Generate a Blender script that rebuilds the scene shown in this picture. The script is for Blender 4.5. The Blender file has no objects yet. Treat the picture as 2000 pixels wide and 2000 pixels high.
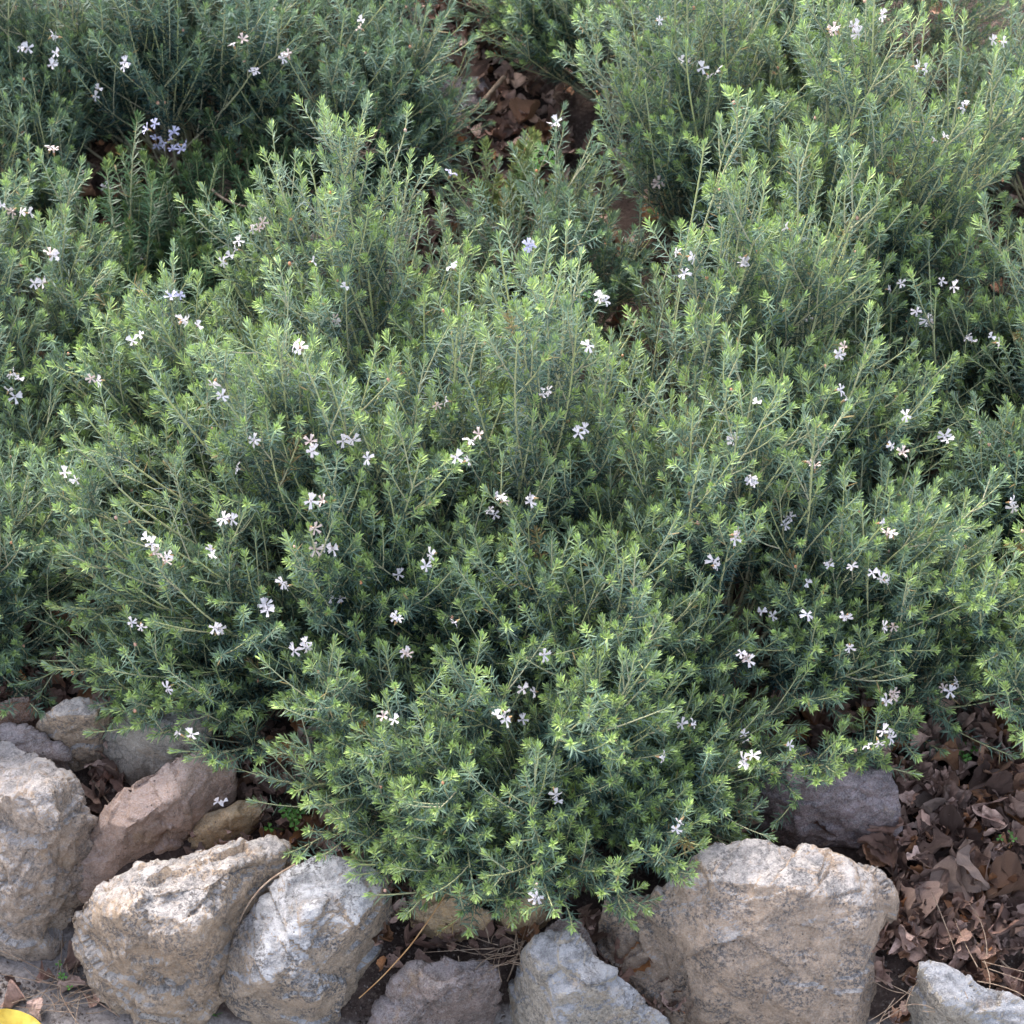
import bpy, bmesh, math, random
import numpy as np
from mathutils import Vector, Matrix

SEED = 11
random.seed(SEED)
rng = np.random.default_rng(SEED)
scene = bpy.context.scene
col = scene.collection
R = math.radians

# ------------------------------------------------------------------ camera
PITCH = R(42.0)
CAM = np.array([0.0, -2.378, 2.441])
HALF = 0.203                                   # tan(half field of view)
FWD = np.array([0, math.cos(PITCH), -math.sin(PITCH)])
UPV = np.array([0, math.sin(PITCH), math.cos(PITCH)])
RT = np.array([1.0, 0, 0])


def ray(u, v):
    a = (u - 1000) / 1000 * HALF
    b = (1000 - v) / 1000 * HALF
    return FWD + RT * a + UPV * b


def P(u, v, z):
    d = ray(u, v)
    return CAM + d * ((z - CAM[2]) / d[2])


def proj(pts):
    d = pts - CAM
    w = d @ FWD
    return 1000 + (d @ RT) / w / HALF * 1000, 1000 - (d @ UPV) / w / HALF * 1000, w


cd = bpy.data.cameras.new('camera')
co = bpy.data.objects.new('camera', cd)
col.objects.link(co)
co.location = CAM
co.rotation_euler = (math.pi / 2 - PITCH, 0, 0)
cd.sensor_width = 36
cd.lens = 18 / HALF
cd.clip_start = 0.05
cd.clip_end = 500
cd.dof.use_dof = True
cd.dof.focus_distance = 3.12
cd.dof.aperture_fstop = 9.0
scene.camera = co

# ------------------------------------------------------------------ light
SUN_EL, SUN_AZ = R(50), R(-28)                # azimuth measured from +y towards +x
w = bpy.data.worlds.new('World')
scene.world = w
w.use_nodes = True
nt = w.node_tree
bg = nt.nodes['Background']
sky = nt.nodes.new('ShaderNodeTexSky')
sky.sky_type = 'NISHITA'
sky.sun_disc = False
sky.sun_elevation = SUN_EL
sky.sun_rotation = SUN_AZ
sky.air_density = 1.0
sky.dust_density = 3.0
hs = nt.nodes.new('ShaderNodeHueSaturation')          # thin cloud: less blue than a clear sky
hs.inputs['Saturation'].default_value = 0.62
nt.links.new(sky.outputs[0], hs.inputs['Color'])
nt.links.new(hs.outputs[0], bg.inputs[0])
bg.inputs[1].default_value = 0.14
ld = bpy.data.lights.new('sun', 'SUN')
ld.energy = 1.5
ld.angle = R(35)
ld.color = (1.0, 0.95, 0.88)
lo = bpy.data.objects.new('sun', ld)
col.objects.link(lo)
sd = Vector((math.cos(SUN_EL) * math.sin(SUN_AZ), math.cos(SUN_EL) * math.cos(SUN_AZ), math.sin(SUN_EL)))
lo.rotation_euler = sd.to_track_quat('Z', 'Y').to_euler()
scene.view_settings.view_transform = 'Standard'
scene.view_settings.look = 'None'
scene.view_settings.gamma = 1
scene.view_settings.exposure = 2.12
scene.cycles.max_bounces = 6
scene.cycles.diffuse_bounces = 2
scene.cycles.glossy_bounces = 2
scene.cycles.transmission_bounces = 3

# ------------------------------------------------------------------ numpy noise
_r = np.random.default_rng(5)
PERM = _r.permutation(256)
GRAD = _r.normal(size=(256, 3))
GRAD /= np.linalg.norm(GRAD, axis=1)[:, None]


def perlin(p, seed=0):
    p = p + seed * 17.31
    i = np.floor(p).astype(int)
    f = p - i
    t = f * f * f * (f * (f * 6 - 15) + 10)
    out = np.zeros(len(p))
    for dx in (0, 1):
        wx = t[:, 0] if dx else 1 - t[:, 0]
        for dy in (0, 1):
            wy = t[:, 1] if dy else 1 - t[:, 1]
            for dz in (0, 1):
                wz = t[:, 2] if dz else 1 - t[:, 2]
                h = PERM[(PERM[(PERM[(i[:, 0] + dx) & 255] + i[:, 1] + dy) & 255] + i[:, 2] + dz) & 255]
                g = GRAD[h]
                out += wx * wy * wz * (g[:, 0] * (f[:, 0] - dx) + g[:, 1] * (f[:, 1] - dy) + g[:, 2] * (f[:, 2] - dz))
    return out * 1.6


def fbm(p, oct=4, seed=0, gain=0.5):
    o = np.zeros(len(p))
    a = 1.0
    for k in range(oct):
        o += a * perlin(p * 2 ** k, seed + k)
        a *= gain
    return o


def unit(v):
    return v / (np.linalg.norm(v, axis=-1, keepdims=True) + 1e-12)


def sstep(a, b, x):
    t = np.clip((x - a) / (b - a), 0, 1)
    return t * t * (3 - 2 * t)


# ------------------------------------------------------------------ object helpers
def empty(name, loc):
    o = bpy.data.objects.new(name, None)
    o.empty_display_size = 0.05
    o.location = Vector([float(c) for c in loc])
    col.objects.link(o)
    return o


def tag(o, label=None, cat=None, group=None, kind=None):
    if label: o['label'] = label
    if cat: o['category'] = cat
    if group: o['group'] = group
    if kind: o['kind'] = kind
    return o


def link_mesh(name, me, parent=None):
    o = bpy.data.objects.new(name, me)
    col.objects.link(o)
    if parent is not None:
        o.parent = parent
    return o


def fast_mesh(name, verts, faces_list, mats, smooth=True, attrs=None, mat_idx=None):
    """faces_list: list of int arrays (n,k)"""
    me = bpy.data.meshes.new(name)
    nv = len(verts)
    loops = np.concatenate([f.ravel() for f in faces_list]).astype(np.int32)
    tot = np.concatenate([np.full(len(f), f.shape[1]) for f in faces_list]).astype(np.int32)
    start = np.concatenate([[0], np.cumsum(tot)[:-1]]).astype(np.int32)
    me.vertices.add(nv)
    me.vertices.foreach_set('co', np.asarray(verts, np.float32).ravel())
    me.loops.add(len(loops))
    me.loops.foreach_set('vertex_index', loops)
    me.polygons.add(len(tot))
    me.polygons.foreach_set('loop_start', start)
    me.polygons.foreach_set('loop_total', tot)
    if smooth:
        me.polygons.foreach_set('use_smooth', np.ones(len(tot), bool))
    if mat_idx is not None:
        me.polygons.foreach_set('material_index', np.asarray(mat_idx, np.int32))
    if attrs is not None:
        a = me.attributes.new('var', 'FLOAT_VECTOR', 'POINT')
        a.data.foreach_set('vector', np.asarray(attrs, np.float32).ravel())
    for m in (mats if isinstance(mats, (list, tuple)) else [mats]):
        me.materials.append(m)
    me.update(calc_edges=True)
    return me


# ------------------------------------------------------------------ material helpers
class NT:
    def __init__(s, name):
        s.m = bpy.data.materials.new(name)
        s.m.use_nodes = True
        s.t = s.m.node_tree
        s.b = s.t.nodes['Principled BSDF']
        s.out = s.t.nodes['Material Output']

    def n(s, typ, **kw):
        o = s.t.nodes.new('ShaderNode' + typ)
        for k, v in kw.items():
            setattr(o, k, v)
        return o

    def l(s, a, b):
        s.t.links.new(a, b)

    def val(s, sock, v):
        if hasattr(v, 'links') or isinstance(v, bpy.types.NodeSocket):
            s.l(v, sock)
        else:
            sock.default_value = v

    def mix(s, f, a, b, mode='MIX'):
        o = s.n('MixRGB', blend_type=mode)
        s.val(o.inputs[0], f)
        s.val(o.inputs[1], a if not isinstance(a, tuple) else (*a, 1))
        s.val(o.inputs[2], b if not isinstance(b, tuple) else (*b, 1))
        return o.outputs[0]

    def noise(s, vec, scale, detail=4, rough=0.55, dist=0.0):
        o = s.n('TexNoise')
        s.l(vec, o.inputs['Vector'])
        o.inputs['Scale'].default_value = scale
        o.inputs['Detail'].default_value = detail
        o.inputs['Roughness'].default_value = rough
        o.inputs['Distortion'].default_value = dist
        return o.outputs[0]

    def voro(s, vec, scale, feature='F1'):
        o = s.n('TexVoronoi', feature=feature)
        s.l(vec, o.inputs['Vector'])
        o.inputs['Scale'].default_value = scale
        return o.outputs['Distance']

    def ramp(s, x, a, b, lo=0.0, hi=1.0):
        o = s.n('MapRange', interpolation_type='SMOOTHSTEP')
        s.l(x, o.inputs[0])
        o.inputs[1].default_value = a
        o.inputs[2].default_value = b
        o.inputs[3].default_value = lo
        o.inputs[4].default_value = hi
        return o.outputs[0]

    def math(s, op, a, b=0.0):
        o = s.n('Math', operation=op)
        s.val(o.inputs[0], a)
        s.val(o.inputs[1], b)
        return o.outputs[0]

    def bump(s, h, dist, strength=1.0, normal=None):
        o = s.n('Bump')
        o.inputs['Distance'].default_value = dist
        o.inputs['Strength'].default_value = strength
        s.l(h, o.inputs['Height'])
        if normal is not None:
            s.l(normal, o.inputs['Normal'])
        return o.outputs[0]


def leaf_material(name, old, mid, young, under, transl=0.16, rough=0.5):
    t = NT(name)
    at = t.n('Attribute', attribute_name='var')
    sx = t.n('SeparateXYZ')
    t.l(at.outputs['Vector'], sx.inputs[0])
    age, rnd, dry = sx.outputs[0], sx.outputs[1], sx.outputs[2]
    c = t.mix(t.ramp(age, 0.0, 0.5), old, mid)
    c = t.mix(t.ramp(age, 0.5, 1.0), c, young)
    # per leaf brightness
    br = t.ramp(rnd, 0, 1, 0.7, 1.35)
    hv = t.n('HueSaturation')
    t.l(c, hv.inputs['Color'])
    t.l(br, hv.inputs['Value'])
    hv.inputs['Saturation'].default_value = 1.0
    c = hv.outputs[0]
    c = t.mix(dry, c, (0.30, 0.20, 0.08))
    geo = t.n('NewGeometry')
    c = t.mix(t.math('MULTIPLY', geo.outputs['Backfacing'], 0.75), c, under)
    t.l(c, t.b.inputs['Base Color'])
    t.b.inputs['Roughness'].default_value = rough
    t.b.inputs['Specular IOR Level'].default_value = 0.28
    if transl > 0:
        tr = t.n('BsdfTranslucent')
        t.l(t.mix(0.4, c, (0.18, 0.36, 0.11)), tr.inputs[0])
        mx = t.n('MixShader')
        mx.inputs[0].default_value = transl
        t.l(t.b.outputs[0], mx.inputs[1])
        t.l(tr.outputs[0], mx.inputs[2])
        t.l(mx.outputs[0], t.out.inputs[0])
    return t.m


M_LEAF = leaf_material('shrub_leaf', (0.013, 0.038, 0.043), (0.112, 0.172, 0.124), (0.37, 0.49, 0.165), (0.29, 0.36, 0.29))  # older leaves are darker; shade of the hollows is deepened in this colour too
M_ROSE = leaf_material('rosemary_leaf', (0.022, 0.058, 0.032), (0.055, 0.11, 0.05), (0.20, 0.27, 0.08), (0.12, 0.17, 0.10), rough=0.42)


M_ROSE2 = leaf_material('yellowing_rosemary_leaf', (0.04, 0.08, 0.035), (0.11, 0.16, 0.05), (0.27, 0.30, 0.10), (0.2, 0.22, 0.12))


def stem_material():
    t = NT('shrub_stem')
    at = t.n('Attribute', attribute_name='var')
    sx = t.n('SeparateXYZ')
    t.l(at.outputs['Vector'], sx.inputs[0])
    c = t.mix(t.ramp(sx.outputs[0], 0.0, 0.45), (0.12, 0.09, 0.065), (0.36, 0.33, 0.19))
    c = t.mix(t.ramp(sx.outputs[0], 0.45, 1.0), c, (0.46, 0.50, 0.20))
    c = t.mix(t.math('MULTIPLY', sx.outputs[1], 0.5), c, (0.44, 0.40, 0.33))
    t.l(c, t.b.inputs['Base Color'])
    t.b.inputs['Roughness'].default_value = 0.6
    return t.m


M_STEM = stem_material()


def simple(name, c1, c2=None, scale=80, rough=0.6, bump=0.0, transl=0.0, spec=0.3):
    t = NT(name)
    tc = t.n('TexCoord')
    if c2 is None: c2 = c1
    nz = t.noise(tc.outputs['Object'], scale, 5, 0.6)
    c = t.mix(t.ramp(nz, 0.35, 0.65), c1, c2)
    t.l(c, t.b.inputs['Base Color'])
    t.b.inputs['Roughness'].default_value = rough
    t.b.inputs['Specular IOR Level'].default_value = spec
    if bump:
        t.l(t.bump(nz, bump), t.b.inputs['Normal'])
    if transl:
        tr = t.n('BsdfTranslucent')
        t.l(c, tr.inputs[0])
        mx = t.n('MixShader')
        mx.inputs[0].default_value = transl
        t.l(t.b.outputs[0], mx.inputs[1])
        t.l(tr.outputs[0], mx.inputs[2])
        t.l(mx.outputs[0], t.out.inputs[0])
    return t.m


M_PETAL = simple('white_petal', (0.70, 0.63, 0.65), (0.80, 0.75, 0.77), 200, 0.6, transl=0.25)
M_PURPLE = simple('lilac_petal', (0.54, 0.51, 0.70), (0.62, 0.60, 0.76), 200, 0.6, transl=0.25)
M_PETAL2 = simple('faded_petal', (0.55, 0.42, 0.38), (0.62, 0.52, 0.48), 200, 0.6, transl=0.2)
M_CALYX = simple('calyx', (0.20, 0.26, 0.11), (0.35, 0.20, 0.10), 200, 0.6)


def rock_material(name, tan, grey, white, greyness=0.5, speckle=0.5, seed=0.0, crack=1.0):
    t = NT(name)
    tc = t.n('TexCoord')
    mp = t.n('Mapping')
    mp.inputs['Location'].default_value = (seed * 3.1, seed * 1.7, seed)
    t.l(tc.outputs['Object'], mp.inputs[0])
    v = mp.outputs[0]
    geo = t.n('NewGeometry')
    sn = t.n('SeparateXYZ')
    t.l(geo.outputs['True Normal'], sn.inputs[0])
    big = t.noise(v, 9, 6, 0.6, 0.6)
    med = t.noise(v, 38, 8, 0.68, 0.3)
    fine = t.noise(v, 210, 6, 0.7)
    grain = t.noise(v, 520, 3, 0.6)
    # weathered crust sits on the faces open to the sky; fresh tan stone below
    up = t.math('ADD', sn.outputs[2], t.math('MULTIPLY', t.math('SUBTRACT', big, 0.5), 1.0))
    crust = t.ramp(up, 0.85 - greyness, 1.12 - greyness)
    dark_tan = tuple(c * 0.62 for c in tan)
    c = t.mix(t.ramp(med, 0.36, 0.62), dark_tan, tan)
    c = t.mix(t.ramp(fine, 0.45, 0.72, 0, 0.6), c, tuple(min(1, c_ * 1.45) for c_ in tan))
    g = t.mix(t.ramp(med, 0.38, 0.60), grey, white)
    c = t.mix(crust, c, g)
    # iron stains
    c = t.mix(t.ramp(t.noise(v, 16, 5, 0.7, 0.8), 0.56, 0.72, 0, 0.55), c, (0.34, 0.21, 0.10))
    # dark speckle (lichen) grains
    sp = t.ramp(fine, 0.54, 0.44)
    sp = t.math('MULTIPLY', sp, t.ramp(t.noise(v, 26, 4, 0.6), 0.38, 0.62))
    c = t.mix(t.math('MULTIPLY', sp, speckle), c, (0.060, 0.055, 0.060))
    pit = t.voro(v, 150)
    pm = t.math('MULTIPLY', t.ramp(pit, 0.24, 0.12), t.ramp(t.noise(v, 60, 3), 0.5, 0.6))
    c = t.mix(t.math('MULTIPLY', pm, 0.7), c, (0.06, 0.05, 0.045))
    c = t.mix(t.ramp(grain, 0.3, 0.7, 0.0, 0.22), c, (0.75, 0.72, 0.68))
    t.l(c, t.b.inputs['Base Color'])
    t.b.inputs['Roughness'].default_value = 0.88
    t.b.inputs['Specular IOR Level'].default_value = 0.15
    ck = t.noise(v, 22, 10, 0.72, 0.5)
    n1 = t.bump(ck, 0.0045 * crack, 0.9)
    n2 = t.bump(t.noise(v, 110, 8, 0.75), 0.0048, 0.9, n1)
    n3 = t.bump(t.math('MULTIPLY', pm, -1.0), 0.002, 1.0, n2)
    n4 = t.bump(grain, 0.0022, 0.8, n3)
    t.l(n4, t.b.inputs['Normal'])
    return t.m


def soil_material():
    t = NT('soil')
    tc = t.n('TexCoord')
    v = tc.outputs['Object']
    a = t.noise(v, 14, 8, 0.7)
    b = t.noise(v, 160, 6, 0.7)
    c = t.mix(t.ramp(a, 0.35, 0.65), (0.055, 0.038, 0.033), (0.115, 0.082, 0.072))
    c = t.mix(t.ramp(b, 0.5, 0.68, 0, 0.7), c, (0.23, 0.18, 0.15))
    c = t.mix(t.ramp(b, 0.42, 0.3, 0, 0.8), c, (0.022, 0.016, 0.014))
    # trodden pale dust of the path
    sx = t.n('SeparateXYZ')
    t.l(v, sx.inputs[0])
    z = t.math('ADD', sx.outputs[2], t.math('MULTIPLY', t.math('SUBTRACT', a, 0.5), 0.03))
    pc = t.mix(t.ramp(b, 0.35, 0.65), (0.24, 0.21, 0.20), (0.40, 0.36, 0.345))
    c = t.mix(t.ramp(z, -0.085, -0.105), c, pc)
    t.l(c, t.b.inputs['Base Color'])
    t.b.inputs['Roughness'].default_value = 0.95
    t.b.inputs['Specular IOR Level'].default_value = 0.1
    n1 = t.bump(t.noise(v, 60, 8, 0.75), 0.012)
    n2 = t.bump(b, 0.004, 1.0, n1)
    t.l(n2, t.b.inputs['Normal'])
    return t.m


def dry_leaf_material(name='dry_leaf'):
    """colour of each leaf comes from its own stored values (var.x hue, var.y lightness)"""
    t = NT(name)
    at = t.n('Attribute', attribute_name='var')
    sx = t.n('SeparateXYZ')
    t.l(at.outputs['Vector'], sx.inputs[0])
    oi = t.n('ObjectInfo')
    hue = t.math('FRACT', t.math('ADD', sx.outputs[0], oi.outputs['Random']))
    lig = t.math('FRACT', t.math('ADD', sx.outputs[1], t.math('MULTIPLY', oi.outputs['Random'], 7.3)))
    cr = t.n('ValToRGB')
    e = cr.color_ramp.elements
    e[0].position = 0; e[0].color = (0.14, 0.082, 0.065, 1)
    e[1].position = 1; e[1].color = (0.42, 0.315, 0.27, 1)
    for p_, c_ in ((0.3, (0.23, 0.15, 0.12, 1)), (0.55, (0.33, 0.235, 0.20, 1)), (0.78, (0.34, 0.16, 0.07, 1)), (0.86, (0.17, 0.10, 0.08, 1))):
        x = e.new(p_); x.color = c_
    t.l(hue, cr.inputs[0])
    hv = t.n('HueSaturation')
    t.l(cr.outputs[0], hv.inputs['Color'])
    t.l(t.ramp(lig, 0, 1, 0.6, 2.1), hv.inputs['Value'])
    hv.inputs['Saturation'].default_value = 1.05
    tc = t.n('TexCoord')
    nz = t.noise(tc.outputs['Object'], 120, 5, 0.6)
    c = t.mix(t.ramp(nz, 0.4, 0.68, 0, 0.45), hv.outputs[0], (0.06, 0.035, 0.028))
    # vein
    c = t.mix(t.ramp(sx.outputs[2], 0.10, 0.03, 0, 0.5), c, (0.34, 0.24, 0.17))
    t.l(c, t.b.inputs['Base Color'])
    t.b.inputs['Roughness'].default_value = 0.6
    t.b.inputs['Specular IOR Level'].default_value = 0.3
    t.l(t.bump(t.noise(tc.outputs['Object'], 60, 6, 0.7), 0.006), t.b.inputs['Normal'])
    return t.m


M_SOIL = soil_material()
M_DRY = dry_leaf_material()
M_TWIG = simple('dry_twig', (0.20, 0.13, 0.09), (0.34, 0.26, 0.19), 150, 0.8)
M_STRAW = simple('orange_straw', (0.38, 0.20, 0.08), (0.46, 0.28, 0.13), 60, 0.5)
M_CLOVER = simple('clover_leaf', (0.06, 0.17, 0.03), (0.11, 0.24, 0.05), 90, 0.5, transl=0.3)
M_YELLOW = simple('yellow_leaf', (0.52, 0.34, 0.05), (0.72, 0.53, 0.09), 55, 0.5, bump=.002, transl=0.15)

# ------------------------------------------------------------------ ground
def g(x, y):
    x = np.asarray(x, float); y = np.asarray(y, float)
    ye = -0.46 + 0.012 * np.sin(x * 9 + 1.0) + 0.125 * (1 - sstep(-0.56, -0.32, x))
    top = 0.26 * (np.clip(y, -1, 2.6) + 0.38) - 0.01
    low = -0.115 + 0 * y
    k = sstep(-0.055, 0.02, y - ye)
    p = np.stack([x, y, 0 * x], -1).reshape(-1, 3)
    n = (fbm(p * 5, 4, 3) * 0.012).reshape(x.shape)
    return low * (1 - k) + top * k + n * (0.35 + 0.65 * k)


_gx = np.linspace(-1.6, 1.6, 321); _gy = np.linspace(-0.9, 3.1, 401)
_GX, _GY = np.meshgrid(_gx, _gy)
_GZ = g(_GX, _GY)


def gf(x, y):
    """ground height looked up in a 1 cm grid"""
    a = min(max((x + 1.6) * 100, 0), 319.99); b = min(max((y + 0.9) * 100, 0), 399.99)
    i, j = int(a), int(b); a -= i; b -= j
    return (_GZ[j, i] * (1 - a) + _GZ[j, i + 1] * a) * (1 - b) + (_GZ[j + 1, i] * (1 - a) + _GZ[j + 1, i + 1] * a) * b


def PG(u, v, dz=0.0):
    z = 0.0
    for _ in range(14):
        q = P(u, v, z + dz)
        z = 0.35 * z + 0.65 * gf(q[0], q[1])
    return P(u, v, z + dz)


def axis_coords(lo, hi, step, far):
    a = list(np.arange(lo, hi + 1e-6, step))
    s = step
    x = hi
    while x < far:
        s *= 1.35
        x += s
        a.append(x)
    s = step; x = lo
    while x > -far:
        s *= 1.35
        x -= s
        a.insert(0, x)
    return np.array(a)


xs = axis_coords(-0.95, 0.95, 0.006, 150)
ys = axis_coords(-0.75, 1.5, 0.006, 150)
X, Y = np.meshgrid(xs, ys)
Z = g(X, Y)
pp = np.stack([X, Y, 0 * X], -1).reshape(-1, 3)
near = ((np.abs(X) < 1.0) & (np.abs(Y) < 1.6)).astype(float)
Z = Z + near * (fbm(pp * 38, 3, 9) * 0.0035).reshape(X.shape)
nx, ny = len(xs), len(ys)
I = np.arange(nx * ny).reshape(ny, nx)
F = np.stack([I[:-1, :-1], I[:-1, 1:], I[1:, 1:], I[1:, :-1]], -1).reshape(-1, 4)
gm = fast_mesh('ground', np.stack([X, Y, Z], -1).reshape(-1, 3), [F], M_SOIL)
ground = tag(link_mesh('ground', gm), kind='structure')

# ------------------------------------------------------------------ rocks
def make_rock(name, label, mat, pts, zb, seed, rough=1.0, voxel=0.0034, rnd=6, strata=0.0, bulge=0.0, group='stones edging the planting bed', cat='rock'):
    """pts: (pixel u, pixel v, height) corners; the hull of them and of the same corners sunk to zb is the raw block"""
    W = [P(u, v, z) for u, v, z in pts]
    c = np.mean(W, axis=0)
    bm = bmesh.new()
    for q in W:
        bm.verts.new(q - c)
        if q[2] > zb + 0.03:
            s = (q - c) * 0.86
            bm.verts.new((s[0], s[1] + 0.01, zb - c[2]))
    bmesh.ops.convex_hull(bm, input=bm.verts)
    bmesh.ops.delete(bm, geom=[v for v in bm.verts if not v.link_faces], context='VERTS')
    bmesh.ops.recalc_face_normals(bm, faces=bm.faces)
    me = bpy.data.meshes.new(name + '_raw')
    bm.to_mesh(me)
    bm.free()
    o = bpy.data.objects.new('raw', me)
    col.objects.link(o)
    m = o.modifiers.new('r', 'REMESH')
    m.mode = 'VOXEL'
    m.voxel_size = voxel
    s = o.modifiers.new('s', 'SMOOTH')
    s.factor = 0.5
    s.iterations = rnd
    dg = bpy.context.evaluated_depsgraph_get()
    me2 = bpy.data.meshes.new_from_object(o.evaluated_get(dg))
    bpy.data.objects.remove(o)
    bpy.data.meshes.remove(me)
    n = len(me2.vertices)
    V = np.empty(n * 3, np.float32); me2.vertices.foreach_get('co', V); V = V.reshape(-1, 3).astype(float)
    N = np.empty(n * 3, np.float32); me2.vertices.foreach_get('normal', N); N = N.reshape(-1, 3)
    size = (V.max(0) - V.min(0)).mean()
    k = min(1.0, size / 0.22) * rough
    q = V + 0
    wv = np.stack([perlin(q * 9, seed + 1), perlin(q * 9, seed + 2), perlin(q * 9, seed + 3)], -1) * 0.03
    qq = q + wv
    kk = np.clip((rough - 0.45) / 0.5, 0.12, 1.0)     # how rubbly, against flat broken faces
    d = fbm(qq * 7, 3, seed) * 0.007 * k * kk
    rr = np.random.default_rng(seed)
    for cell, amp, slope in ((0.120, 0.0032, 0.11), (0.050, 0.0016, 0.10), (0.020, 0.0006, 0.10)):
        # broken facets: every cell of the stone carries its own tilted plane
        lo_, hi_ = V.min(0) - cell, V.max(0) + cell
        nc = int(np.prod(hi_ - lo_) / cell ** 3) + 8
        nc = min(nc, 1500)
        sd_ = rr.uniform(lo_, hi_, (nc, 3)); tl = rr.normal(0, slope, (nc, 3)); of = rr.uniform(-1, 1, nc) * amp
        wq = q + np.stack([perlin(q * 0.7 / cell, seed + 61), perlin(q * 0.7 / cell, seed + 62), perlin(q * 0.7 / cell, seed + 63)], -1) * cell * 0.22
        best = np.empty(len(q), int)
        for a_ in range(0, len(q), 4000):
            blk = wq[a_:a_ + 4000]
            d2_ = (blk ** 2).sum(1)[:, None] - 2 * blk @ sd_.T + (sd_ ** 2).sum(1)[None]
            best[a_:a_ + 4000] = d2_.argmin(1)
        d += (of[best] + np.clip(((q - sd_[best]) * tl[best]).sum(1), -1.6 * amp, 1.6 * amp)) * min(1.3, 0.55 + 0.5 * k)
    if size > 0.13:
        for _ in range(2):
            pn = unit(rr.normal(size=3) * np.array([1, .6, 1.3]))
            hh = q @ pn + perlin(q * 11, seed + 70) * 0.016 + perlin(q * 45, seed + 71) * 0.003 + rr.uniform(-.25, .25) * size
            d += 0.0052 * sstep(-0.0018, 0.0018, hh) * sstep(-.1, .25, perlin(q * 8, seed + 75)) * min(1, size / .2) - 0.0015 * min(1, size / .2)
    # broken ledges: quantised noise gives chipped steps
    f = fbm(qq * np.array([9, 9, 15]), 3, seed + 20) * 2.6
    fr = f - np.floor(f)
    d += (np.floor(f) + sstep(0.62, 1.0, fr)) * 0.0030 * k * kk
    f2 = fbm(qq * 24, 2, seed + 33) * 2.4
    fr2 = f2 - np.floor(f2)
    d += (np.floor(f2) + sstep(0.5, 1.0, fr2)) * 0.0014 * k * kk
    # ridged cracks
    rd = np.abs(perlin(qq * 13, seed + 40))
    d -= (1 - sstep(0.0, 0.07, rd)) * 0.005 * k * sstep(0.0, 0.25, perlin(q * 7, seed + 44))
    d += fbm(q * 60, 3, seed + 50, 0.6) * 0.0024 * min(1.2, rough)
    V = V + N * d[:, None]
    me2.vertices.foreach_set('co', V.astype(np.float32).ravel())
    me2.polygons.foreach_set('use_smooth', np.ones(len(me2.polygons), bool))
    me2.materials.clear()
    me2.materials.append(mat)
    me2.update()
    me2.name = name
    o = link_mesh(name, me2)
    o.location = Vector(c)
    return tag(o, label, cat, group)


TAN = (0.42, 0.31, 0.20)
m_white = rock_material('limestone_white_crust', (0.38, 0.28, 0.195), (0.20, 0.198, 0.21), (0.46, 0.455, 0.475), 0.42, 1.0, 1)
m_tan = rock_material('limestone_tan', (0.42, 0.295, 0.195), (0.21, 0.19, 0.185), (0.46, 0.41, 0.38), 0.32, 0.75, 2)
m_left = rock_material('limestone_grey_tan', (0.40, 0.295, 0.22), (0.22, 0.20, 0.20), (0.43, 0.385, 0.37), 0.3, 0.55, 3, 1.3)
m_pink = rock_material('pink_sandstone', (0.42, 0.275, 0.205), (0.34, 0.235, 0.20), (0.45, 0.32, 0.265), 0.25, 0.12, 4, 0.6)
m_round = rock_material('grey_rounded_stone', (0.34, 0.29, 0.235), (0.20, 0.19, 0.19), (0.33, 0.30, 0.28), 0.3, 0.25, 5, 0.5)
m_yel = rock_material('yellow_sandstone', (0.50, 0.33, 0.17), (0.40, 0.29, 0.18), (0.50, 0.39, 0.26), 0.1, 0.1, 6, 0.6)
m_brown = rock_material('brown_stone', (0.20, 0.14, 0.12), (0.13, 0.105, 0.105), (0.27, 0.22, 0.22), 0.35, 0.35, 7)
m_purple = rock_material('purple_grey_stone', (0.20, 0.14, 0.14), (0.11, 0.085, 0.098), (0.29, 0.23, 0.245), 0.5, 0.6, 8)
m_big = rock_material('limestone_big_boulder', (0.43, 0.305, 0.215), (0.18, 0.168, 0.172), (0.46, 0.41, 0.385), 0.20, 0.85, 9)
m_grey = rock_material('limestone_grey', (0.38, 0.32, 0.25), (0.155, 0.155, 0.17), (0.34, 0.34, 0.365), 0.5, 0.6, 10)
m_red = rock_material('rust_brown_stone', (0.24, 0.12, 0.07), (0.14, 0.09, 0.07), (0.24, 0.16, 0.12), 0.2, 0.2, 11)

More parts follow.
